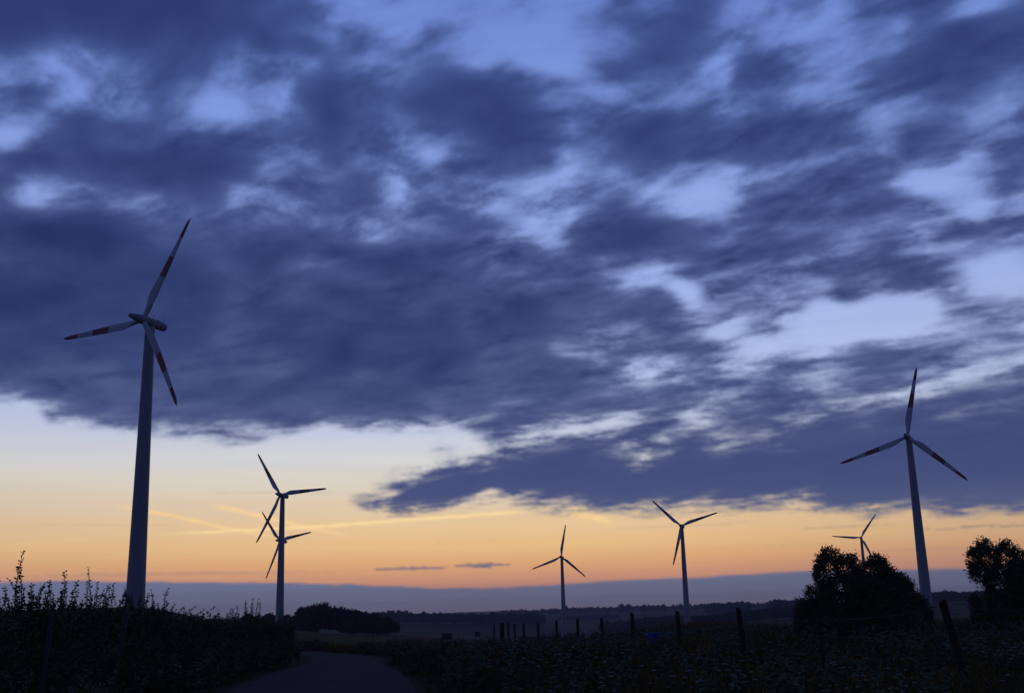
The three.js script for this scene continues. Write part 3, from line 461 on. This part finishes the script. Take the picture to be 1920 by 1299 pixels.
{
  const r = rng(31), sets = [[], [], [], []];
  for (let i = 0; i < 26000; i++) {
    const near = i < 15000, [x, z, d] = near ? visibleSpot(r, 9, 46) : visibleSpot(r, 46, 120), o = offRoad(x, z);
    if (o < 0.05) continue;
    const atTub = d > 38 && d < 52 && Math.abs(x / d - 0.1225) < 0.02;
    const right = x > roadPts[0].x - 4 && o > 0 && z < 0 && x > -8 + 0 * z, patch = 0.7 + 0.5 * fbm(x * 0.12 + 3, z * 0.12, 3), verge = smoothstep(o, 0, 2.2);
    const s = (right ? 1 : 0.85) * patch * lerp(0.3, 1, verge) * (d > 46 ? 1.15 : 1) * (atTub ? 0.3 : 1);
    sets[(r() * 3) | 0].push([x, z, s, r() * 6.28, 0.85 + 0.4 * r()]);
  }
  scatter('tall_grass', tuft(1, 22, 0.62, 0.2, 0.35, 0.25), grassMat, sets[0]);
  scatter('meadow_grass', tuft(2, 26, 0.45, 0.24, 0.5, 0.1), grassMat, sets[1]);
  scatter('dry_grass', tuft(3, 18, 0.7, 0.16, 0.28, 0.45), matte(0.15, 0.132, 0.08, { vertexColors: true, specularIntensity: 0.3, roughness: 0.8 }), sets[2]);
  // broad weeds
  const weeds = (seed) => { const L = new Leaves(seed), rr = rng(seed), tw = []; for (let k = 0; k < 3; k++) shoot(L, tw, [(rr() - 0.5) * 0.2, 0, (rr() - 0.5) * 0.2], 0.45 + 0.3 * rr(), [(rr() - 0.5) * 0.3, (rr() - 0.5) * 0.3], 0.13, rr); return L.build(); };
  const spots = []; for (let i = 0; i < 2600; i++) { const [x, z] = visibleSpot(r, 12, 70), o = offRoad(x, z); if (o < 0.3 || fbm(x * 0.2, z * 0.2, 3) < -0.15) continue; spots.push([x, z, 0.7 + 0.6 * r(), r() * 6.28, 1]); }
  scatter('leafy_weeds', weeds(77), leafMat, spots);
  // yarrow: stems with flat white flower heads on the right of the road
  const flower = (seed) => {
    const rr = rng(seed), parts = [];
    const tint = (g, a, b, c) => { const n = g.attributes.position.count, col = new Float32Array(n * 3); for (let i = 0; i < n; i++) { col[i * 3] = a; col[i * 3 + 1] = b; col[i * 3 + 2] = c; } g.setAttribute('color', new THREE.BufferAttribute(col, 3)); g.deleteAttribute('uv'); return g.index ? g.toNonIndexed() : g; };
    for (let k = 0; k < 2; k++) {
      const x = (rr() - 0.5) * 0.5, z = (rr() - 0.5) * 0.3, h = 0.55 + 0.25 * rr(), e = [x + (rr() - 0.5) * 0.15, h, z + (rr() - 0.5) * 0.15];
      parts.push(tint(tube([[x, 0, z], e], 0.005, 0.003, 4), 0.05, 0.055, 0.025));
      for (let f = 0; f < 7; f++) { const a = f * 2.4, q = 0.011 * Math.sqrt(f); parts.push(tint(new THREE.SphereGeometry(0.0085, 5, 3).scale(1, 0.6, 1).translate(e[0] + Math.cos(a) * q, h + 0.005 * rr(), e[2] + Math.sin(a) * q), 0.34, 0.33, 0.3)); }
    }
    return mergeGeometries(parts);
  };
  const fl = [[], []]; for (let i = 0; i < 2000; i++) { const [x, z] = visibleSpot(r, 14, 62, -6, 27), o = offRoad(x, z); if (o < 1 || x < -2.5) continue; if (fbm(x * 0.25 + 8, z * 0.18, 3) < 0.12 - 0.22 * (x < 6 ? 1 : 0)) continue; fl[i & 1].push([x, z, 0.9 + 0.4 * r(), r() * 6.28, 1]); }
  scatter('white_yarrow', flower(5), matte(1, 1, 1, { vertexColors: true }), fl[0]); scatter('pale_yarrow', flower(6), matte(1, 1, 1, { vertexColors: true }), fl[1]);
}

// ---------------------------------------------------------------- small things in the field
{ // blue tub
  const g = thing('plastic_tub', 'blue plastic tub standing in the grass behind the fence', 'tub', [6.08, ground(6.08, -49.6), -49.6]), blue = new THREE.MeshPhysicalMaterial({ color: lin(0.014, 0.06, 0.45), roughness: 0.6, specularIntensity: 0.4, side: THREE.DoubleSide });
  const ring = (w, d, y) => [[-w, y, -d], [w, y, -d], [w, y, d], [-w, y, d]], layers = [ring(0.42, 0.26, 0.02), ring(0.52, 0.33, 0.68), ring(0.48, 0.29, 0.68), ring(0.38, 0.22, 0.06)], pos = layers.flat(2), idx = [];
  for (let l = 0; l < 3; l++) for (let k = 0; k < 4; k++) { const a = l * 4 + k, b = l * 4 + (k + 1) % 4; idx.push(a, b, a + 4, b, b + 4, a + 4); } idx.push(0, 2, 1, 0, 3, 2, 12, 13, 14, 12, 14, 15);
  part('basin', buildMesh(pos, idx).toNonIndexed(), blue, g).geometry.computeVertexNormals();
  const rim = [[[0, 0.67, 0.35], [1.12, 0.05, 0.05]], [[0, 0.67, -0.35], [1.12, 0.05, 0.05]], [[0.54, 0.67, 0], [0.05, 0.05, 0.65]], [[-0.54, 0.67, 0], [0.05, 0.05, 0.65]]].map(([p, s]) => new THREE.BoxGeometry(...s).translate(...p));
  part('rim', mergeGeometries(rim), blue, g); for (const s of [-1, 1]) part('handle', new THREE.TorusGeometry(0.08, 0.014, 6, 12, Math.PI).rotateZ(Math.PI).rotateY(Math.PI / 2).translate(s * 0.575, 0.63, 0), darkMetal, g);
  shade(g);
}
const planks = matte(0.05, 0.045, 0.04, { map: bark }), roofing = matte(0.06, 0.058, 0.058);
function hut(name, label, category, x, z, w, h, d, legs) {
  const g = thing(name, label, category, [x, ground(x, z) - 0.1, z]), n = Math.round(w / 0.25);
  for (let k = 0; k < n; k++) part('plank', new THREE.BoxGeometry(w / n - 0.02, h, 0.04).translate(-w / 2 + (k + 0.5) * w / n, legs + h / 2, d / 2 + 0.003 * (k % 2)), planks, g);
  part('wall', mergeGeometries([new THREE.BoxGeometry(w, h, 0.05).translate(0, legs + h / 2, -d / 2), new THREE.BoxGeometry(0.05, h, d - 0.1).translate(-w / 2 + 0.03, legs + h / 2, 0), new THREE.BoxGeometry(0.05, h, d - 0.1).translate(w / 2 - 0.03, legs + h / 2, 0), new THREE.BoxGeometry(w - 0.1, 0.06, d - 0.1).translate(0, legs + 0.04, 0)]), planks, g);
  part('roof', new THREE.BoxGeometry(w + 0.3, 0.08, d + 0.3).rotateX(0.06).translate(0, legs + h + 0.07, 0), roofing, g);
  for (const [sx, sz] of [[-1, -1], [1, -1], [-1, 1], [1, 1]]) part('leg', new THREE.BoxGeometry(0.12, legs + 0.2, 0.12).translate(sx * (w / 2 - 0.1), legs / 2 - 0.1, sz * (d / 2 - 0.1)), wood, g);
  return shade(g);
}
hut('field_shelter', 'low wide dark wooden shelter in the field right of the road', 'shelter', -19, -299, 2.5, 1.5, 1.8, 0.5);
hut('raised_hide', 'narrow raised wooden hide standing far off in the field', 'hide', -13.95, -380, 1.7, 1.5, 1.5, 1.5);

// ---------------------------------------------------------------- far woods, single trees, hamlet
const treeLeaf = matte(0.04, 0.046, 0.022, { vertexColors: true });
function treeGeometry(seed, h, w) {                            // a far tree: crown of leaf clumps, and a trunk
  const L = new Leaves(seed), r = L.r, list = [[0, h * 0.58, 0, w, h * 0.36, w]]; for (let i = 0; i < 6; i++) { const a = r() * 6.28, q = 0.55 * w; list.push([Math.cos(a) * q, h * (0.4 + 0.42 * r()), Math.sin(a) * q, w * 0.52, h * 0.18, w * 0.52]); } list.push([0, h * 0.86, 0, w * 0.45, h * 0.14, w * 0.45]);
  for (const [cx, cy, cz, rx, ry, rz] of list) for (let i = 0; i < (cx === 0 && cy < h * 0.6 ? 260 : 70); i++) { const u = r() * 2 - 1, th = r() * 6.283, s = Math.sqrt(1 - u * u), q = 0.7 + 0.35 * r(), ll = h * 0.09 * (0.6 + 0.8 * r()); L.add(cx + rx * s * Math.cos(th) * q, cy + ry * u * q, cz + rz * s * Math.sin(th) * q, ll, ll * 0.8, null, 0.8 + 0.4 * r()); }
  const trunk = mergeGeometries([tube([[0, -0.5, 0], [0.1, h * 0.3, 0], [0, h * 0.7, 0.1]], h * 0.025, h * 0.008, 6, 2), tube([[0.05, h * 0.3, 0], [w * 0.5, h * 0.6, 0.2]], h * 0.013, h * 0.004, 5), tube([[0.05, h * 0.34, 0], [-w * 0.45, h * 0.62, -0.3]], h * 0.012, h * 0.004, 5)]);
  return { crown: L.build(), trunk };
}
const kinds = [treeGeometry(801, 12, 4.6), treeGeometry(802, 14, 4.2), treeGeometry(803, 9, 4.4)];
const polar = (az, d) => [Math.sin(az * DEG) * d, -Math.cos(az * DEG) * d];
const bandSpots = (seed, n, a0, a1, d0, d1, s0, s1, shape) => { const r = rng(seed), out = []; for (let i = 0; i < n; i++) { const u = (i + r()) / n, [x, z] = polar(lerp(a0, a1, u), lerp(d0, d1, r())); out.push([x, z, lerp(s0, s1, r()) * (shape ? shape(u) : 1), r() * 6.28, 0.85 + 0.3 * r()]); } return out; };
function woods(name, k, spots) { scatter(name, kinds[k].crown, treeLeaf, spots); }
woods('field_edge_wood', 0, [...bandSpots(1, 90, -10.9, -6.15, 520, 590, 0.72, 0.95, (u) => 0.55 + 0.6 * Math.pow(Math.sin(Math.PI * clamp(u * 0.86 + 0.16, 0, 1)), 0.6)), ...bandSpots(2, 26, -8.9, -6.5, 500, 525, 0.45, 0.62)]);
woods('meadow_wood', 1, bandSpots(3, 60, -13.6, -10.2, 640, 700, 0.75, 1.05));
woods('hillside_wood', 2, bandSpots(4, 90, -29, -13.5, 620, 800, 0.7, 1.2));
woods('ridge_wood', 1, bandSpots(5, 420, -10.5, 1.2, 1560, 1800, 0.8, 1.15, (u) => 1 + 0.25 * Math.exp(-(((u - 0.36) / 0.1) ** 2))));
woods('valley_wood', 0, [...bandSpots(6, 260, 4.2, 14.5, 1150, 1350, 0.75, 1.1), ...bandSpots(16, 90, 8.5, 15, 1000, 1100, 0.7, 0.95)]);
woods('hazy_ridge_wood', 2, [...bandSpots(7, 260, -1, 6, 2800, 3200, 0.9, 1.5), ...bandSpots(17, 120, 2, 5, 2200, 2400, 0.7, 1.1)]);
woods('horizon_grove', 1, [...bandSpots(8, 60, 9.5, 11.5, 2000, 2100, 1.45, 1.6), ...bandSpots(18, 70, 12.5, 15, 1700, 1850, 1.35, 1.6), ...bandSpots(28, 160, 5.5, 15, 2700, 3100, 0.9, 1.3)]);
woods('hilltop_wood', 0, bandSpots(9, 300, 17.5, 27, 1320, 1560, 0.8, 1.15));
[[5.2, 2650, 1.55, 0, 'left round tree of the pair on the hazy far ridge'], [5.55, 2660, 1.5, 0, 'right round tree of the pair on the hazy far ridge'], [4.5, 2640, 1.35, 2, 'broad tree at the left of the hamlet on the far ridge'], [6.35, 2640, 1.2, 1, 'single tree on the far ridge left of the right-hand turbine tower'], [7.3, 2620, 1.35, 0, 'round lone tree on the far ridge nearest the right-hand turbine tower'], [2.4, 2800, 1.25, 1, 'small tree on the ridge right of the distant central turbine'], [3.1, 2780, 1.2, 2, 'low tree on the ridge between hamlet and central turbine']].forEach(([az, d, s, k, label]) => {
  const [x, z] = polar(az, d), g = thing('far_tree', label, 'tree', [x, ground(x, z), z], 'single trees on the far ridge'); g.scale.setScalar(s * 1.3); part('trunk', kinds[k].trunk, twigMat, g); part('crown', kinds[k].crown, treeLeaf, g); shade(g);
});
const plaster = matte(0.34, 0.32, 0.29), tiles = matte(0.16, 0.07, 0.05), pane = new THREE.MeshStandardMaterial({ color: lin(0.03, 0.035, 0.045), roughness: 0.2 });
[[4.75, 2600, 16, 6, 9, 0.1, 'largest house of the hamlet on the far ridge'], [3.7, 2700, 11, 4.5, 8, 0.3, 'gabled house at the left end of the far hamlet'], [4.2, 2690, 9, 4.5, 8, -0.4, 'small house second from the left in the far hamlet'], [1.4, 2900, 12, 4.5, 8, 0.2, 'lone house on the ridge just left of the central turbine'], [6.0, 2680, 10, 4.5, 8, 0.15, 'house at the right end of the far hamlet']].forEach(([az, d, w, h, dp, a, label]) => {
  const [x, z] = polar(az, d), g = thing('house', label, 'house', [x, ground(x, z) - 0.3, z], 'houses of the far hamlet'); g.rotation.y = a;
  part('wall', new THREE.BoxGeometry(w, h, dp).translate(0, h / 2, 0), plaster, g);
  const s = new THREE.Shape(); s.moveTo(-dp / 2 - 0.5, 0); s.lineTo(0, dp * 0.45); s.lineTo(dp / 2 + 0.5, 0); s.closePath();
  const rf = part('roof', new THREE.ExtrudeGeometry(s, { depth: w + 0.8, bevelEnabled: false }).translate(0, 0, -w / 2 - 0.4).rotateY(Math.PI / 2).translate(0, h + 0.01, 0), tiles, g); part('chimney', new THREE.BoxGeometry(0.7, 1.8, 0.7).translate(w * 0.25, h + dp * 0.4, 0.4), tiles, rf);
  for (let k = 0; k < 3; k++) part('window', new THREE.BoxGeometry(1.1, 1.4, 0.1).translate((k - 1) * w * 0.28, h * 0.55, dp / 2 + 0.03), pane, g);
  part('door', new THREE.BoxGeometry(1.0, 2.1, 0.1).translate(w * 0.14, 1.35, dp / 2 + 0.03), planks, g); shade(g);
});
{
  const [x, z] = polar(3.97, 2650), g = thing('radio_mast', 'slim upright mast on the far ridge beside the hamlet', 'mast', [x, ground(x, z), z]);
  part('pole', tube([[0, -0.5, 0], [0, 19, 0]], 0.75, 0.45, 8), darkMetal, g); for (const y of [12, 16]) part('platform', new THREE.CylinderGeometry(1.1, 1.1, 0.5, 12).translate(0, y, 0), darkMetal, g); shade(g);
  const [x2, z2] = polar(12.35, 1900), c = thing('crane', 'thin leaning crane boom between two groves on the horizon', 'crane', [x2, ground(x2, z2), z2]);
  part('boom', tube([[0, 2, 0], [-5.5, 27, 0]], 0.42, 0.22, 6), darkMetal, c); part('cab', new THREE.BoxGeometry(3.2, 2.6, 2.8).translate(0.6, 2.2, 0), darkMetal, c); part('undercarriage', new THREE.BoxGeometry(5, 1.0, 3.4).translate(0.4, 0.4, 0), darkMetal, c); part('jib_cable', tube([[-5.5, 27, 0], [1.8, 3.4, 0]], 0.07, 0.07, 5), darkMetal, c); shade(c);
}
renderer.render(scene, camera);
